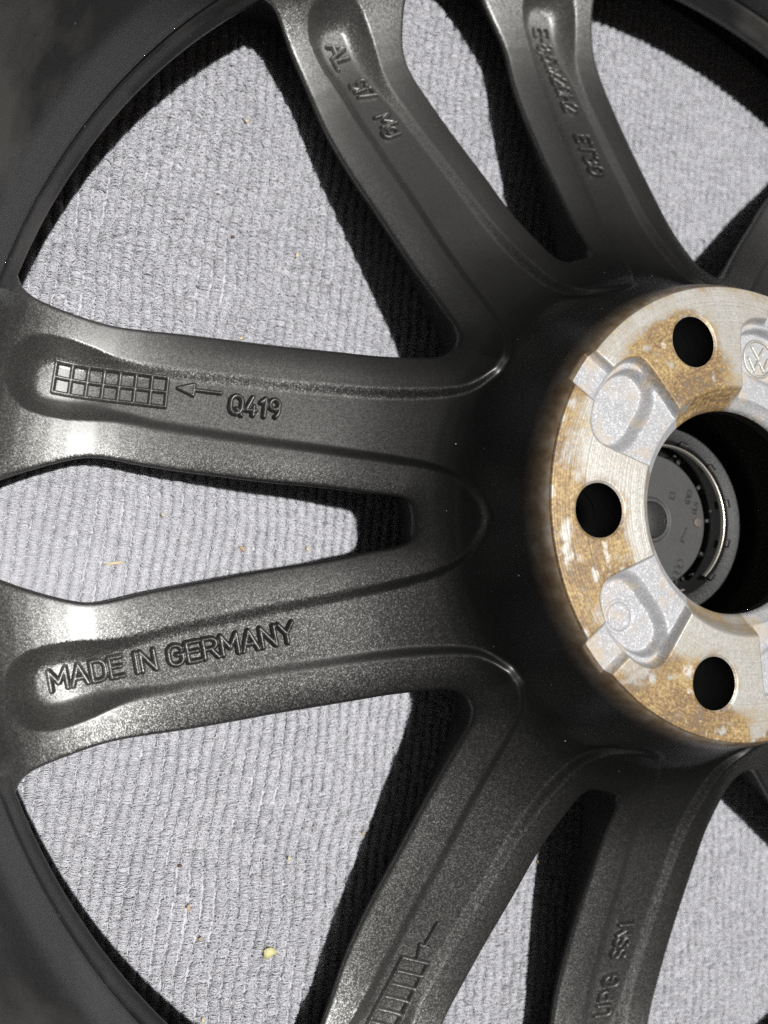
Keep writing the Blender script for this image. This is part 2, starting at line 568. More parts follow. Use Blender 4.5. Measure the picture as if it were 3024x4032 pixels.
for fz, inset in levels:
    pts = PV[bv].copy()
    zu = z_under(np.hypot(pts[:, 0], pts[:, 1]))
    pts[:, 2] = np.maximum(PV[bv][:, 2] - fz, zu)
    pts[:, :2] += DIR[bv] * inset
    new = np.full(len(PV), -1, np.int64)
    new[bv] = base + np.arange(len(bv))
    base += len(bv)
    Wv.append(pts)
    Wq.append(np.stack([remap_prev[bnd[:, 1]], remap_prev[bnd[:, 0]], new[bnd[:, 0]], new[bnd[:, 1]]], -1))
    remap_prev = new
SV = np.concatenate(Wv)
SQ = np.concatenate(Wq)
sr = np.hypot(SV[:, 0], SV[:, 1])
bare_attr = np.clip(1 - (sr - 72.5) / 4.0, 0, 1) ** 1.1 * (SV[:, 2] > -12)

# ------------------------------------------------------------------ the wheel
wheel = bpy.data.objects.new('alloy_wheel', None)
link(wheel)
wheel['label'] = 'dark grey alloy car wheel lying face down, rear side with rusty hub face up'
wheel['category'] = 'wheel'
wheel.location = (0, 0, 0)
LIFT = np.array([0, 0, Z0])

spoke_pairs = {}
first = None
for k in (0, -1, 1, -2, 2):
    if first is None:
        o = mesh_np('twin_spoke', SV + LIFT, SQ, M_PAINT, wheel, attrs={'bare': bare_attr})
        first = o
    else:
        o = copy_obj(first, 'twin_spoke', wheel)
    o.rotation_euler = (0, 0, PHI + 72 * D2R * k)
    spoke_pairs[k] = o
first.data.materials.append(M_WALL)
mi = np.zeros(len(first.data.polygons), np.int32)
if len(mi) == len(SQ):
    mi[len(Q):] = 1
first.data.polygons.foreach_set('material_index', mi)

def height_at(u, v):
    return spoke_height(u, np.abs(v))

# ------------------------------------------------------------------ barrel
def lathe(name, prof, mat, parent, n=256, z0=Z0, smooth=True):
    prof = np.asarray(prof, float)
    th = np.linspace(0, 2 * math.pi, n, endpoint=False)
    V = np.stack([prof[:, 0][:, None] * np.cos(th), prof[:, 0][:, None] * np.sin(th), np.repeat((prof[:, 1] + z0)[:, None], n, 1)], -1)
    i = np.arange(len(prof) - 1)[:, None] * n
    j = np.arange(n)[None]
    j2 = (j + 1) % n
    F = np.stack([i + j, i + j2, i + n + j2, i + n + j], -1).reshape(-1, 4)
    return mesh_np(name, V.reshape(-1, 3), F, mat, parent, smooth)

def dense(prof, n=4):
    return catmull(prof, n)
barrel_prof = np.concatenate([
    [(266, -88.5), (263.5, -91), (258, -90.4), (256, -86), (253, -76), (244, -69), (235, -64.5), (231, -62.4), (229.6, -61), (229.0, -59.4)],
    [(228.7, -58.4), (228.8, -57.4), (229.4, -56.6), (229.9, -54), (230.3, -51.2), (230.6, -50.2), (231.3, -49.6), (231.2, -48.6), (230.7, -47.8), (231.0, -44)],
    [(231.4, -36), (231.8, -28), (232.2, -23.5), (233.0, -21), (235.0, -16), (238, -8), (240.5, 2), (242, 20), (242.8, 60), (243.5, 110), (245.5, 122), (250, 128), (256, 130), (261, 128.5), (262, 124), (256, 118), (250, 110)],
    [(248, 60), (248, 10), (240, -6), (236, -22), (236, -50), (246, -56), (254, -60), (255, -76), (262, -80), (266, -83), (266, -88.5)]])
lathe('barrel', barrel_prof, M_BARREL, wheel, 360)

# ------------------------------------------------------------------ hub face
hr = np.concatenate([[33.3, 33.5], np.arange(34, 72.2, .36), [72.3, 72.5, 72.52]])
NH = 1000
ht = np.arange(NH) * 2 * math.pi / NH
HR, HT = np.meshgrid(hr, ht, indexing='ij')
HX, HY = HR * np.cos(HT), HR * np.sin(HT)       # local frame: angle 0 = bolt of the left pair
zb = np.interp(HR, [33.3, 33.6, 36.0, 36.6, 39.6, 40.2, 72.2, 72.5, 72.52], [-8, -6.6, -4.6, -4.0, -.35, 0, 0, -.25, -1.2])
dth = (HT - A36 + A36) % (72 * D2R) - A36        # angle from nearest pocket axis (pockets at 36 + 72 k)
px_, py_ = HR * np.cos(dth), HR * np.sin(dth)
pk = [(30, 9), (36, 10.4), (45, 12.9), (52, 14.9), (56.5, 15.6), (59.6, 14.6), (62.0, 12.2), (63.6, 8.6), (64.6, 4.4), (65.0, 0)]
pk_poly = np.concatenate([catmull(pk, 4), catmull([(a, -b) for a, b in pk], 4)[::-1][:-1]])
dpk, _, _ = poly_sd(px_, py_, pk_poly)
bean = [(46, 0), (46.2, 6), (47.8, 10.4), (51, 12.4), (55, 12.7), (58.5, 11), (60.9, 7.4), (62.1, 3.6), (62.4, 0)]
bean_poly = np.concatenate([catmull(bean, 4), catmull([(a, -b) for a, b in bean], 4)[::-1][1:-1]])
dbn, _, _ = poly_sd(px_, py_, bean_poly)
rough = (fbm(HX * 2.2, HY * 2.2, 2, 5) - .5) * .16
pocket_depth = 3.4 * smoothstep((dpk + .25) / 1.5)
bean_w = np.interp(px_, [44, 52, 60], [4.2, 2.6, 1.4])
pocket_depth = pocket_depth + 3.6 * smoothstep((dbn + bean_w * .55) / bean_w)
zh = np.minimum(zb, np.where(dpk > -.3, -pocket_depth + np.where(pocket_depth > 2.5, rough, 0), 0))
nch = notch_cut(HR, dth)
zh = np.where(HR > 58, np.minimum(zh, -nch), zh)
# ring mark in the pocket at +36, round foundry mark at -108
def local_xy(r_, adeg):
    return r_ * math.cos(adeg * D2R), r_ * math.sin(adeg * D2R)
c2x, c2y = local_xy(56.0, 34.6)
dr_ = np.abs(np.hypot(HX - c2x, HY - c2y) - 4.6)
zh = zh - .45 * smoothstep((.75 - dr_) / .6)
zh = zh + np.where(np.hypot(HX - c2x, HY - c2y) < 4.6, .35, 0)
cast = smoothstep((dpk + .1) / .8)
cast = np.maximum(cast, np.where((HR > 64), smoothstep((nch - .3) / 1.2), 0))
# stains
deg = (np.degrees(HT) + 180) % 360 - 180
def bump_ang(c, w):
    d = (deg - c + 180) % 360 - 180
    return np.exp(-(d / w) ** 2)
nz = fbm(HX * .22, HY * .22, 4, 11)
nz2 = fbm(HX * .9, HY * .9, 3, 21)
# machining streak noise, long in the tangential direction
nst = fbm(HR * 1.6, deg * .35, 3, 31)
st = (1.0 * bump_ang(-60, 13) * smoothstep((70 - HR) / 8) * (.65 + .7 * nst)
      + .75 * bump_ang(-76, 11) * smoothstep((56 - HR) / 10)
      + 1.0 * bump_ang(16, 10) * smoothstep((HR - 44) / 8)
      + .6 * bump_ang(-4, 9) * smoothstep((HR - 58) / 8)
      + .35 * bump_ang(-20, 10) * smoothstep((HR - 60) / 8)
      + .9 * bump_ang(58, 14) * smoothstep((HR - 50) / 8)
      + .75 * bump_ang(76, 12) * smoothstep((HR - 60) / 6)
      + .55 * bump_ang(95, 14) * smoothstep((HR - 66) / 5)
      + .5 * smoothstep((HR - 67.5) / 5) * nz
      + .35 * smoothstep((41 - HR) / 3) * (.4 + nz)
      + .55 * bump_ang(-33, 5) * smoothstep((HR - 65) / 4) + .5 * bump_ang(32, 5) * smoothstep((HR - 65) / 4))
for bdeg in (-72, 0, 72):
    bx0, by0 = local_xy(56, bdeg)
    db = np.hypot(HX - bx0, HY - by0)
    st = st + .55 * smoothstep((12.5 - db) / 3.5) * nz
stain = np.clip(1.35 * st * smoothstep((nz - .15) / .32) * (.55 + .9 * nz2), 0, 1)
stain = np.where(cast > .5, stain * .55 * smoothstep((nz - .42) / .2) + .5 * smoothstep((nz - .60) / .1), stain)
# chalky oxide flecks and the scraped patches round the bolt holes
sp = vnoise(HX * 1.5, HY * 1.5, 41)
chalk = smoothstep((sp - .90) / .06) * .7 * smoothstep((stain - .15) / .3) * (cast < .5)
for bdeg in (-72, 0, 72, 144, -144):
    bx0, by0 = local_xy(56, bdeg)
    db = np.hypot(HX - bx0, HY - by0)
    chalk = np.maximum(chalk, .45 * smoothstep((9.0 - db) / .6) * smoothstep((nz2 - .40) / .3))
def patch(r_, a_, lu, lv, s):
    x0, y0 = local_xy(r_, a_)
    ca, sa = math.cos(a_ * D2R), math.sin(a_ * D2R)
    a1 = (HX - x0) * ca + (HY - y0) * sa
    b1 = -(HX - x0) * sa + (HY - y0) * ca
    return smoothstep((1 - np.hypot(a1 / lu, b1 / lv) + (nz2 - .5) * 1.4) / .3) * s
for a in ((56.0, 12.5, .9, 5.2, 1.0), (55.5, 60.5, 2.6, 1.8, .8), (59, -60, 1.0, 1.1, .8), (61, 64, .8, 2.6, .6)):
    chalk = np.maximum(chalk, patch(*a) * (cast < .5))
# bolt holes cut out
RBH = 8.15
dbolt = np.full(HX.shape, 1e9)
bnx, bny = np.zeros_like(HX), np.zeros_like(HX)
for k in range(5):
    bx0, by0 = local_xy(56, 72 * k)
    d = np.hypot(HX - bx0, HY - by0)
    mk = d < dbolt
    dbolt = np.where(mk, d, dbolt)
    bnx = np.where(mk, bx0 + (HX - bx0) / np.maximum(d, 1e-6) * RBH, bnx)
    bny = np.where(mk, by0 + (HY - by0) / np.maximum(d, 1e-6) * RBH, bny)
ins = dbolt < RBH
zh = zh - .55 * smoothstep((RBH + .75 - dbolt) / .75)
hkeep = ~(ins & np.roll(ins, -1, 1))
hkeep = ~(ins[:-1] & ins[1:] & np.roll(ins, -1, 1)[:-1] & np.roll(ins, -1, 1)[1:])
HXf, HYf = np.where(ins, bnx, HX), np.where(ins, bny, HY)
nhr = len(hr)
ih = np.arange(nhr * NH).reshape(nhr, NH)
ih2 = np.roll(ih, -1, 1)
HQ = np.stack([ih[:-1], ih[1:], ih2[1:], ih2[:-1]], -1)[hkeep]
hub = mesh_np('hub_face', np.stack([HXf, HYf, zh], -1).reshape(-1, 3) + LIFT, HQ, M_HUB, wheel,
              attrs={'stain': stain.ravel(), 'cast': cast.ravel(), 'chalk': np.clip(chalk, 0, 1).ravel()})
hub.rotation_euler = (0, 0, PHI)
hub['label'] = 'bare machined hub face with brown corrosion and five cast recesses'
tube = None
for k in range(5):
    bx0, by0 = local_xy(56, 72 * k)
    if tube is None:
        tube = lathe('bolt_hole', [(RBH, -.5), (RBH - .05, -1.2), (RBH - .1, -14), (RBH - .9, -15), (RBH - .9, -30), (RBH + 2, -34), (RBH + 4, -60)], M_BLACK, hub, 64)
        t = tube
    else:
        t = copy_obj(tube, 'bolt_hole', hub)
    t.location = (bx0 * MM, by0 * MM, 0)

# bore and cavity behind it
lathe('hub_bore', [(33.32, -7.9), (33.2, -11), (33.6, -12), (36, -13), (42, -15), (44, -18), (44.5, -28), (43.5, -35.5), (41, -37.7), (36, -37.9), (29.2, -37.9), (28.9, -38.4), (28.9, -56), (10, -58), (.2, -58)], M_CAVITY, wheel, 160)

# ------------------------------------------------------------------ stroke lettering
def arcp(cx, cy, rx_, ry_, a0, a1, n=10):
    return [(cx + rx_ * math.cos(t * D2R), cy + ry_ * math.sin(t * D2R)) for t in np.linspace(a0, a1, n)]
G = {
    'A': (4.2, [[(0, 0), (2.1, 6), (4.2, 0)], [(.7, 2), (3.5, 2)]]),
    'D': (3.8, [[(0, 0), (0, 6), (1.8, 6)] + arcp(1.8, 4, 2, 2, 90, 0, 6) + arcp(1.8, 2, 2, 2, 0, -90, 6) + [(0, 0)]]),
    'E': (3.3, [[(3.3, 6), (0, 6), (0, 0), (3.3, 0)], [(0, 3.1), (2.9, 3.1)]]),
    'G': (3.9, [arcp(1.95, 4.05, 1.95, 1.95, 25, 180, 9) + arcp(1.95, 1.95, 1.95, 1.95, 180, 360, 9) + [(3.9, 3), (2.3, 3)]]),
    'H': (3.8, [[(0, 0), (0, 6)], [(3.8, 0), (3.8, 6)], [(0, 3.1), (3.8, 3.1)]]),
    'I': (.1, [[(0, 0), (0, 6)]]),
    'J': (2.6, [[(2.6, 6), (2.6, 1.5)] + arcp(1.3, 1.4, 1.3, 1.4, 0, -160, 7)]),
    'L': (3.0, [[(0, 6), (0, 0), (3.0, 0)]]),
    'M': (4.4, [[(0, 0), (0, 6), (2.2, 2), (4.4, 6), (4.4, 0)]]),
    'N': (3.8, [[(0, 0), (0, 6), (3.8, 0), (3.8, 6)]]),
    'P': (3.5, [[(0, 0), (0, 6), (1.9, 6)] + arcp(1.9, 4.3, 1.6, 1.7, 90, -90, 9) + [(0, 2.6)]]),
    'Q': (4.0, [arcp(2, 4, 2, 2, 0, 180, 9) + arcp(2, 2, 2, 2, 180, 360, 9) + [(4, 4)], [(2.3, 1.6), (4.1, -.4)]]),
    'R': (3.8, [[(0, 0), (0, 6), (2, 6)] + arcp(2, 4.4, 1.7, 1.6, 90, -90, 9) + [(0, 2.8)], [(2, 2.8), (3.8, 0)]]),
    'S': (3.6, [arcp(1.8, 4.5, 1.7, 1.5, 30, 250, 10) + arcp(1.8, 1.5, 1.8, 1.55, 70, -150, 10)]),
    'T': (3.8, [[(0, 6), (3.8, 6)], [(1.9, 6), (1.9, 0)]]),
    'U': (3.8, [[(0, 6), (0, 1.9)] + arcp(1.9, 1.9, 1.9, 1.9, 180, 360, 9) + [(3.8, 6)]]),
    'V': (4.0, [[(0, 6), (2, 0), (4, 6)]]),
    'W': (5.4, [[(0, 6), (1.35, 0), (2.7, 5), (4.05, 0), (5.4, 6)]]),
    'Y': (4.0, [[(0, 6), (2, 2.8), (4, 6)], [(2, 2.8), (2, 0)]]),
    'i': (.1, [[(0, 0), (0, 4)], [(0, 5.6), (0, 5.9)]]),
    'g': (3.2, [arcp(1.6, 2.4, 1.6, 1.7, 0, 360, 14), [(3.2, 4.1), (3.2, 0)] + arcp(1.6, 0, 1.6, 1.5, 0, -150, 8)]),
    'x': (2.8, [[(0, 0), (2.8, 4)], [(0, 4), (2.8, 0)]]),
    '0': (3.4, [arcp(1.7, 4.2, 1.7, 1.8, 0, 180, 9) + arcp(1.7, 1.8, 1.7, 1.8, 180, 360, 9) + [(3.4, 4.2)]]),
    '1': (1.6, [[(0, 4.6), (1.6, 6), (1.6, 0)]]),
    '2': (3.4, [arcp(1.7, 4.3, 1.7, 1.7, 165, -35, 10) + [(0, 0), (3.4, 0)]]),
    '3': (3.4, [arcp(1.6, 4.5, 1.5, 1.5, 150, -80, 9) + arcp(1.6, 1.6, 1.8, 1.6, 80, -150, 10)]),
    '4': (3.4, [[(2.0, 6), (0, 1.6), (3.4, 1.6)], [(2.6, 3), (2.6, 0)]]),
    '5': (3.4, [[(3.1, 6), (.4, 6), (.2, 3.2)] + arcp(1.6, 1.95, 1.8, 1.95, 130, -150, 11)]),
    '7': (3.2, [[(0, 6), (3.2, 6), (1.0, 0)]]),
    '8': (3.4, [arcp(1.7, 4.5, 1.45, 1.5, 0, 360, 14), arcp(1.7, 1.6, 1.7, 1.6, 0, 360, 14)]),
    '9': (3.4, [arcp(1.7, 4.3, 1.7, 1.7, 0, 360, 14), [(3.4, 4.3)] + arcp(1.7, 2.6, 1.7, 2.6, 20, -65, 8)]),
    '-': (1.8, [[(0, 2.8), (1.8, 2.8)]]),
    ',': (.5, [[(.5, .5), (0, -1.0)]]),
    '(': (1.2, [arcp(3.2, 3, 3.2, 4, 130, 230, 9)]),
    ')': (1.2, [arcp(-2.0, 3, 3.2, 4, 50, -50, 9)]),
}
def text_segs(txt, gap=1.35):
    """unit-height-6 strokes; returns polylines and the advance width"""
    x, pls = 0, []
    for ch in txt:
        if ch == ' ':
            x += 2.6
            continue
        w, st_ = G[ch]
        for pl in st_:
            pls.append([(px + x, py) for px, py in pl])
        x += w + gap
    return pls, x - gap

def place_text(txt, p0, p1, height, gap=1.35):
    """baseline from p0 to p1 in the spoke frame; returns segments"""
    pls, w = text_segs(txt, gap)
    p0, p1 = np.array(p0, float), np.array(p1, float)
    L = np.linalg.norm(p1 - p0)
    e1 = (p1 - p0) / L
    e2 = np.array([-e1[1], e1[0]])
    sx, sy = L / w, height / 6.0
    segs = []
    for pl in pls:
        q = [p0 + e1 * a * sx + e2 * b * sy for a, b in pl]
        segs += [(q[i], q[i + 1]) for i in range(len(q) - 1)]
    return segs

def relief(name, segs, parent, mat, hfun, halfw=.55, edge=.38, h=.75, step=.16, label=None, z_extra=None):
    """raised ridge along strokes, standing on the surface hfun(x, y)"""
    S_ = np.array([[*a, *b] for a, b in segs])
    lo = np.minimum(S_[:, :2].min(0), S_[:, 2:].min(0)) - 1.6
    hi = np.maximum(S_[:, :2].max(0), S_[:, 2:].max(0)) + 1.6
    gx = np.arange(lo[0], hi[0], step)
    gy = np.arange(lo[1], hi[1], step)
    X, Y = np.meshgrid(gx, gy, indexing='ij')
    D = seg_dist(X, Y, segs)
    lim = halfw + edge
    nearm = D < lim + step * 1.5
    kp = nearm[:-1, :-1] | nearm[1:, :-1] | nearm[:-1, 1:] | nearm[1:, 1:]
    kp = kp & ((D[:-1, :-1] < lim) | (D[1:, :-1] < lim) | (D[:-1, 1:] < lim) | (D[1:, 1:] < lim))
    id_ = np.arange(X.size).reshape(X.shape)
    F = np.stack([id_[:-1, :-1], id_[1:, :-1], id_[1:, 1:], id_[:-1, 1:]], -1)[kp]
    used, F2 = np.unique(F, return_inverse=True)
    F2 = F2.reshape(F.shape)
    x, y, d = X.ravel()[used], Y.ravel()[used], D.ravel()[used]
    z = hfun(x, y) + h * np.clip(1 - (d / lim) ** 2.2, 0, 1) ** .8 - .12
    o = mesh_np(name, np.stack([x, y, z], -1) + LIFT, F2, mat, parent, attrs={'bare': np.zeros(len(x))})
    if label:
        o['label'] = label
    return o

def grid_segs(TL, TR, BR, BL, nc_, nr_):
    TL, TR, BR, BL = map(lambda p: np.array(p, float), (TL, TR, BR, BL))
    s = []
    for i in range(nc_ + 1):
        t = i / nc_
        s.append((TL + (TR - TL) * t, BL + (BR - BL) * t))
    for j in range(nr_ + 1):
        t = j / nr_
        s.append((TL + (BL - TL) * t, TR + (BR - TR) * t))
    return s

def arrow_segs(tail, tipp, head=4.8, wid=1.8):
    tail, tipp = np.array(tail, float), np.array(tipp, float)
    e = (tipp - tail) / np.linalg.norm(tipp - tail)
    n_ = np.array([-e[1], e[0]])
    b = tipp - e * head
    s = [(tail, b + e * .5)]
    for t in np.linspace(-1, 1, 5):
        s.append((b + n_ * wid * t, tipp))
    s.append((b + n_ * wid, b - n_ * wid))
    return s

L_, T_, B_ = spoke_pairs[0], spoke_pairs[-1], spoke_pairs[1]
relief('lettering', place_text('MADE IN GERMANY', (207.3, 50.0), (134.4, 37.6), 6.2), L_, M_PAINT, height_at, .70, .36, 1.9, label='raised lettering MADE IN GERMANY')
relief('lettering', place_text('Q419', (153.2, -37.3), (138.2, -35.3), 6.0, 1.6), L_, M_PAINT, height_at, .70, .36, 1.9, label='raised lettering Q419')
relief('date_grid', grid_segs((205.9, -54.4), (172.0, -49.4), (173.1, -39.6), (207.3, -44.6), 7, 2), L_, M_PAINT, height_at, .44, .36, 1.6, label='raised grid of two rows of seven square cells')
relief('arrow', arrow_segs((155.8, -44.0), (168.9, -46.0)), L_, M_PAINT, height_at, .5, .36, 1.5)
relief('lettering', place_text('AL', (206.8, 50.9), (198.0, 49.4), 6.6), T_, M_PAINT, height_at, .70, .36, 1.9, label='raised lettering AL')
relief('lettering', place_text('Si7', (191.0, 47.9), (183.0, 46.2), 6.6), T_, M_PAINT, height_at, .70, .36, 1.9, label='raised lettering Si7')
relief('lettering', place_text('Mg', (174.6, 44.6), (165.4, 43.0), 6.4), T_, M_PAINT, height_at, .70, .36, 1.9, label='raised lettering Mg')
relief('lettering', place_text('E-8,5Jx20H2', (205.5, -44.6), (164.2, -37.6), 6.6, 1.2), T_, M_PAINT, height_at, .62, .34, 1.9, label='raised lettering with the rim size')
relief('lettering', place_text('ET30', (152.6, -35.2), (133.9, -31.6), 6.4, 1.4), T_, M_PAINT, height_at, .70, .36, 1.9, label='raised lettering ET30')
relief('lettering', place_text('UPG', (181.6, 46.8), (165.5, 43.7), 6.4, 1.9), B_, M_PAINT, height_at, .70, .36, 1.9, label='raised lettering UPG')
relief('lettering', place_text('SSM', (158.2, 42.4), (145.0, 39.9), 6.2, 1.3), B_, M_PAINT, height_at, .70, .36, 1.9, label='raised lettering SSM')
relief('date_grid', grid_segs((170.8, -45.6), (205.0, -49.6), (205.8, -40.0), (171.4, -35.6), 7, 1), B_, M_PAINT, height_at, .6, .36, 1.5, label='raised ladder of seven cells in one row')
relief('arrow', arrow_segs((156.6, -38.2), (170.2, -40.3)), B_, M_PAINT, height_at, .5, .36, 1.5)

# foundry mark in the recess at the right edge
def hub_h(x, y):
    return np.full(np.shape(x), -6.9)
fx, fy = local_xy(54.0, -107.0)
ringm = [(np.array([fx + 6.2 * math.cos(t), fy + 6.2 * math.sin(t)]), np.array([fx + 6.2 * math.cos(t + .2), fy + 6.2 * math.sin(t + .2)])) for t in np.arange(0, 6.28, .2)]
e1_ = np.array([math.cos(-181.53 * D2R), math.sin(-181.53 * D2R)])   # world +x in the hub frame
e2_ = np.array([-e1_[1], e1_[0]])
c_ = np.array([fx, fy])
relief('foundry_mark', ringm + place_text('V', c_ - e1_ * 2.6 - e2_ * -.1, c_ + e1_ * 2.6 - e2_ * -.1, 3.6) + place_text('W', c_ - e1_ * 4.2 - e2_ * 4.2, c_ + e1_ * 4.2 - e2_ * 4.2, 4.2), hub, M_HUB, hub_h, .3, .3, .7, .2)

# ------------------------------------------------------------------ centre cap, seen through the bore
cap = bpy.data.objects.new('centre_cap', None)
link(cap, wheel)
cap.location = (0, 0, 4.5 * MM)
lathe('cap_disc', [(24.8, -53), (24.8, -50.4), (24.4, -50.0), (24.3, -50.0), (23.5, -50.0), (9, -50.0), (8.6, -50.0), (8.4, -50.2), (8.0, -50.6), (7.8, -50.6), (.2, -50.6)], M_PLASTIC, cap, 128)
lathe('cap_boss', [(7.0, -50.4), (6.9, -49.6), (6.2, -49.2), (.2, -49.2)], M_DARKPLASTIC, cap, 64)
# sprung steel ring with one gap
def arc_band(name, prof, a0, a1, mat, parent, n=120):
    prof = np.asarray(prof, float)
    th = np.linspace(a0, a1, n) * D2R
    K = len(prof)
    V = np.stack([prof[None, :, 0] * np.cos(th)[:, None], prof[None, :, 0] * np.sin(th)[:, None], np.repeat(prof[None, :, 1] + Z0, n, 0)], -1).reshape(-1, 3)
    i = np.arange(n - 1)[:, None] * K
    j = np.arange(K)[None]
    F = np.stack([i + j, i + (j + 1) % K, i + K + (j + 1) % K, i + K + j], -1).reshape(-1, 4)
    capf = np.array([list(range(4)), [(n - 1) * K + q for q in range(4)]]) if K == 4 else None
    if capf is not None:
        F = np.concatenate([F, capf])
    return mesh_np(name, V, F, mat, parent, smooth=False)
def round_prof(r0, z0, a, b, n=10):
    return [(r0 + a * math.cos(t), z0 + b * math.sin(t)) for t in np.linspace(0, 2 * math.pi, n, endpoint=False)]
rg = arc_band('spring_ring', round_prof(26.9, -43.0, .5, 1.1, 12), -52, 285, M_STEEL, cap, 160)
rg.data.polygons.foreach_set('use_smooth', np.ones(len(rg.data.polygons), bool))
ci = 0
for c0 in range(0, 360, 30):
    arc_band('clip', [(27.9, -41.6), (29.6, -41.2), (29.6, -43.5), (27.9, -43.5)], c0 + 9, c0 + 15, M_DARKPLASTIC, cap, 8)
    arc_band('clip', [(24.6, -49.2), (26.4, -49.2), (26.4, -51), (24.6, -51)], c0 - 1.6, c0 + 1.6, M_DARKPLASTIC, cap, 5)
    if c0 % 60 == 0:
        arc_band('clip_tooth', [(25.6, -47.4), (26.1, -47.4), (26.1, -49), (25.6, -49)], c0 + 7, c0 + 9, M_PLASTIC, cap, 4)
cap_h = lambda x, y: np.full(np.shape(x), -49.95)
def cap_text(txt, p0, p1, h_, nm='cap_lettering', lab=None):
    return relief(nm, place_text(txt, p0, p1, h_, 1.5), cap, M_DARKPLASTIC, cap_h, .16, .12, .3, .11, lab)
cap_text('13', (10.4, 7.2), (11.5, 10.0), 2.4)
cap_text('(DE)', (17.6, 6.2), (19.4, 11.2), 2.0)
cap_text('DLS', (20.8, 2.6), (22.0, 6.6), 1.8)
emb = []
for i in range(4):
    cx_, cy_ = 12.5 - i * 1.2, -16.5 - i * 2.2
    emb += [(np.array([cx_ + 1.6 * math.cos(t), cy_ + 1.6 * math.sin(t)]), np.array([cx_ + 1.6 * math.cos(t + .3), cy_ + 1.6 * math.sin(t + .3)])) for t in np.arange(0, 6.28, .3)]
relief('cap_emblem', emb, cap, M_DARKPLASTIC, cap_h, .12, .12, .25, .11)
relief('cap_arrow', [(np.array([14.6, -5.6]), np.array([16.0, -3.0])), (np.array([13.2, -7.6]), np.array([14.0, -6.2])), (np.array([13.2, -7.6]), np.array([14.4, -8.2]))], cap, M_DARKPLASTIC, cap_h, .25, .15, .35, .11)
lathe('cap_dial', [(2.1, -50.0), (2.0, -49.5), (1.7, -49.4), (.1, -49.4)], mat_plain('brown_plastic', (.07, .055, .045), .5), cap, 32).location = (21.4 * MM, -.6 * MM, 0)

# ------------------------------------------------------------------ carpet
PITCH = 3.9
RIB = 83.0 * D2R                                  # direction of the ribs in the wheel frame
rd = np.array([math.cos(RIB), math.sin(RIB)])     # along a rib
cd = np.array([math.sin(RIB), -math.cos(RIB)])    # across the ribs
def rib_wob(x, y):
    return 1.4 * (vnoise(x * .011, y * .011, 3) - .5) + .9 * (vnoise(x * .045, y * .045, 13) - .5)
xs = np.arange(-520, 520.1, PITCH / 8)
ys = np.linspace(-520, 520, 200)
CX, CY = np.meshgrid(xs, ys, indexing='ij')
wob = rib_wob(CX, CY)
hz = 1.5 * np.abs(np.sin(math.pi * (CX / PITCH + wob))) ** .7 - 2.2
V = np.stack([CX * cd[0] + CY * rd[0], CX * cd[1] + CY * rd[1], hz], -1).reshape(-1, 3)
ic = np.arange(CX.size).reshape(CX.shape)
F = np.stack([ic[:-1, :-1], ic[:-1, 1:], ic[1:, 1:], ic[1:, :-1]], -1).reshape(-1, 4)[:, ::-1]
carpet = mesh_np('carpet', V, F, M_CARPET)
carpet['kind'] = 'structure'
carpet['label'] = 'light grey ribbed loop carpet under the wheel'

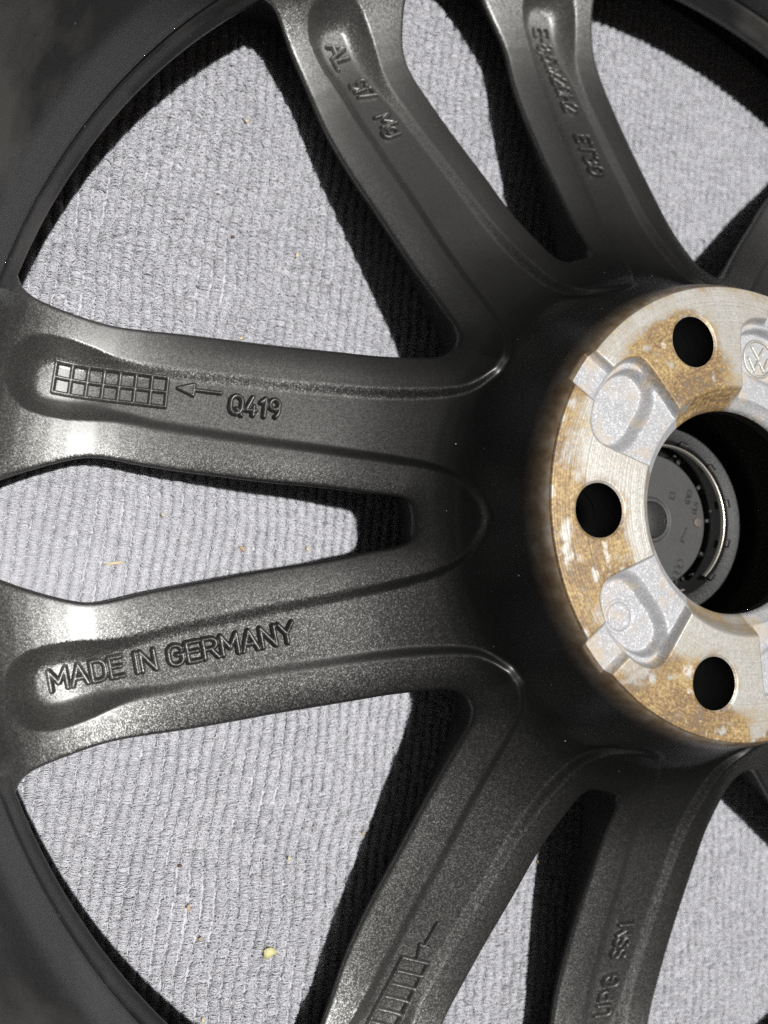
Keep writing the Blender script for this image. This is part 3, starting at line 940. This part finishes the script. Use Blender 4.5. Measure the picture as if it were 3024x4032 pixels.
# pile: one curl of yarn per fibre, laid across the ribs
def pile():
    rows = np.arange(-int(252 / PITCH), int(252 / PITCH) + 1)
    A, Bp = [], []
    for i in rows:
        a = (i + .5) * PITCH
        half = math.sqrt(max(0, 252 ** 2 - a * a))
        n = int(2 * half * 10)
        s = rng.uniform(-half, half, n)
        A.append(np.full(n, a))
        Bp.append(s)
    a = np.concatenate(A)
    s = np.concatenate(Bp)
    # leave out what lies under the hub
    X = a * cd[0] + s * rd[0]
    Y = a * cd[1] + s * rd[1]
    kp = (X ** 2 + Y ** 2 > 60 ** 2) & (X < 170)
    a, s = a[kp], s[kp]
    N = len(a)
    K = 7
    wobv = rib_wob(a, s)
    a = a - wobv * PITCH
    # loops gather in tufts along the rib
    tl = 2.9
    tph = rng.uniform(0, 1, 400)[(np.round(a / PITCH).astype(int)) % 400]
    tid = np.floor(s / tl + tph)
    tc = (tid + .5 - tph) * tl
    s = tc + (s - tc) * .97
    tr = vnoise(s * .42 + .5, np.round(a / PITCH) * 3.0 + .5, 9)       # per tuft random
    tr2 = vnoise(s * .36 + .5, np.round(a / PITCH) * 5.0 + .5, 19)
    t = np.linspace(0, 1, K)[None]
    span = PITCH * (.32 + .14 * rng.random((N, 1)) + .16 * tr2[:, None] * tr[:, None])
    hgt = (1.2 + 1.4 * tr[:, None]) * (.75 + .5 * rng.random((N, 1)))
    ang0 = -.15 + rng.normal(0, .12, (N, 1))
    ang1 = 1.15 + rng.normal(0, .12, (N, 1))
    ph = (ang0 + (ang1 - ang0) * t) * math.pi
    across = -np.cos(ph) * span + rng.normal(0, .2, (N, 1)) + (tr2[:, None] - .5) * .9
    up = np.sin(ph) * hgt - .9
    lean = rng.normal(0, .6, (N, 1)) + (tr2[:, None] - .5) * 2.0 + .3
    along = (s - tc)[:, None] * 0 + lean * np.sin(ph) + (rng.normal(0, 1.0, (N, 1)) + (tr[:, None] - .5) * 2.2) * (t - .5)
    # frizz
    fr = rng.random((N, 1)) < .27
    cr = rng.uniform(.5, 1.1, (N, 1))
    ph2 = rng.uniform(0, 6.28, (N, 1)) + t * rng.uniform(3.0, 6.5, (N, 1))
    across = np.where(fr, cr * np.cos(ph2) + rng.normal(0, .8, (N, 1)), across)
    along = np.where(fr, cr * np.sin(ph2) + rng.normal(0, .6, (N, 1)), along)
    up = np.where(fr, .6 + .5 * rng.random((N, 1)) + .3 * np.sin(ph2 * 1.3), up)
    aa = a[:, None] + across
    ss = s[:, None] + along
    P = np.stack([aa * cd[0] + ss * rd[0], aa * cd[1] + ss * rd[1], up - .55], -1)
    return P.astype(np.float32) * MM
P = pile()
N, K = P.shape[:2]
cu = bpy.data.hair_curves.new('carpet_pile')
cu.add_curves([K] * N)
cu.attributes['position'].data.foreach_set('vector', P.ravel())
ra = cu.attributes.get('radius') or cu.attributes.new('radius', 'FLOAT', 'POINT')
rad = np.repeat(rng.uniform(.055, .10, (N, 1)), K, 1) * MM
ra.data.foreach_set('value', rad.astype(np.float32).ravel())
cu.materials.append(M_FIBRE)
pile_o = bpy.data.objects.new('carpet_pile', cu)
link(pile_o)
pile_o['kind'] = 'stuff'
pile_o['label'] = 'curly light grey loop pile of the carpet'
pile_o['category'] = 'carpet pile'

# ------------------------------------------------------------------ crumbs lying on the carpet
def unproj(x, y, z):
    """photo position (1659 px wide) to the place at height z (mm above the carpet)"""
    S_ = 3024 / 1659
    d = RM.T @ np.array([(x * S_ - 1512) / 3039.9, -(y * S_ - 2016) / 3039.9, -1.])
    t = (z - Z0 - cpos[2]) / d[2]
    return cpos + t * d
M_STRAW = mat_plain('pale_wood', (.52, .44, .27), .7, 0, 500, .25, .0003)
M_YELLOW = mat_plain('yellow_flake', (.50, .47, .24), .7, 0, 500, .25, .0003)
M_TAN = mat_plain('tan_crumb', (.38, .27, .16), .7, 0, 500, .3, .0003)
M_DARKC = mat_plain('dark_crumb', (.10, .05, .03), .7, 0, 500, .3, .0003)
def crumb(name, px, py, lx, ly, ang, mat, label, seed, th=.5):
    r_ = np.random.default_rng(seed)
    n = 11
    t = np.arange(n) * 2 * math.pi / n + r_.uniform(-.15, .15, n)
    rad_ = r_.uniform(.62, 1.15, n)
    x, y = lx * rad_ * np.cos(t), ly * rad_ * np.sin(t)
    ca, sa = math.cos(ang), math.sin(ang)
    X, Y = x * ca - y * sa, x * sa + y * ca
    bend = .25 * (X / max(lx, .1)) ** 2 * th + r_.uniform(-.12, .12, n)
    top = np.stack([X, Y, bend + th], -1)
    bot = np.stack([X * .93, Y * .93, bend * .8], -1)
    V_ = np.concatenate([top, bot, [[0, 0, th * 1.25]], [[0, 0, 0]]])
    F_ = []
    for i in range(n):
        j = (i + 1) % n
        F_ += [(i, n + i, n + j), (i, n + j, j), (2 * n, i, j), (2 * n + 1, n + j, n + i)]
    o = mesh_np(name, V_, np.array(F_), mat, None, smooth=False)
    c = unproj(px, py, 1.1)
    o.location = (c[0] * MM, c[1] * MM, 1.1 * MM)
    o['label'] = label
    o['category'] = 'crumb'
    o['group'] = 'crumbs on the carpet'
    return o
crumb('wood_splinter', 245, 1217, 4.2, .55, .12, M_STRAW, 'long pale yellow splinter on the carpet between the two left spokes', 1)
crumb('wood_chip', 524, 1186, 1.5, .75, -.5, M_TAN, 'tan chip above the MADE IN GERMANY spoke, largest chip in that slot', 2)
crumb('yellow_flake', 582, 2058, 2.7, 2.0, .3, M_YELLOW, 'large ragged yellow flake on the carpet in the lower left window', 3, .4)
crumb('crumb', 664, 1186, .5, .9, .2, M_STRAW, 'small pale crumb near the narrow end of the slot between the left spokes', 4)
crumb('crumb', 407, 1961, .8, 1.2, .1, M_TAN, 'tan crumb up and left of the large yellow flake', 5, .7)
crumb('crumb', 388, 1870, 1.0, .5, -.1, M_DARKC, 'dark brown crumb in the lower left window', 6)
crumb('crumb', 433, 2027, .8, .55, .1, M_TAN, 'orange tan crumb just left of the large yellow flake', 7)
crumb('crumb', 624, 1854, .6, .85, .1, M_YELLOW, 'small yellow square crumb high in the lower left window', 8)
crumb('crumb', 784, 1800, .6, .8, .1, M_TAN, 'pale crumb on the shadow edge beside the lower spoke with the ladder mark', 9)
crumb('crumb', 641, 552, .55, 1.1, -.2, M_STRAW, 'small straw coloured crumb in the upper left window', 10)
crumb('crumb', 503, 512, .8, .6, .2, M_DARKC, 'dark speck in the upper left window', 11)
crumb('crumb', 532, 262, .5, 1.0, .4, M_STRAW, 'pale crumb near the top of the upper left window', 12)
crumb('crumb', 438, 2203, .6, 1.1, .1, M_STRAW, 'straw crumb at the bottom edge of the lower left window', 13)
crumb('crumb', 520, 731, .9, .6, .1, M_STRAW, 'pale crumb at the edge of the spoke with the square grid', 14)
crumb('crumb', 1163, 1862, .8, 1.0, .4, M_TAN, 'orange crumb in the lower slot beside the shadow', 15)
crumb('crumb', 352, 1113, .7, .5, .1, M_STRAW, 'tiny pale crumb in the middle of the left slot', 16)
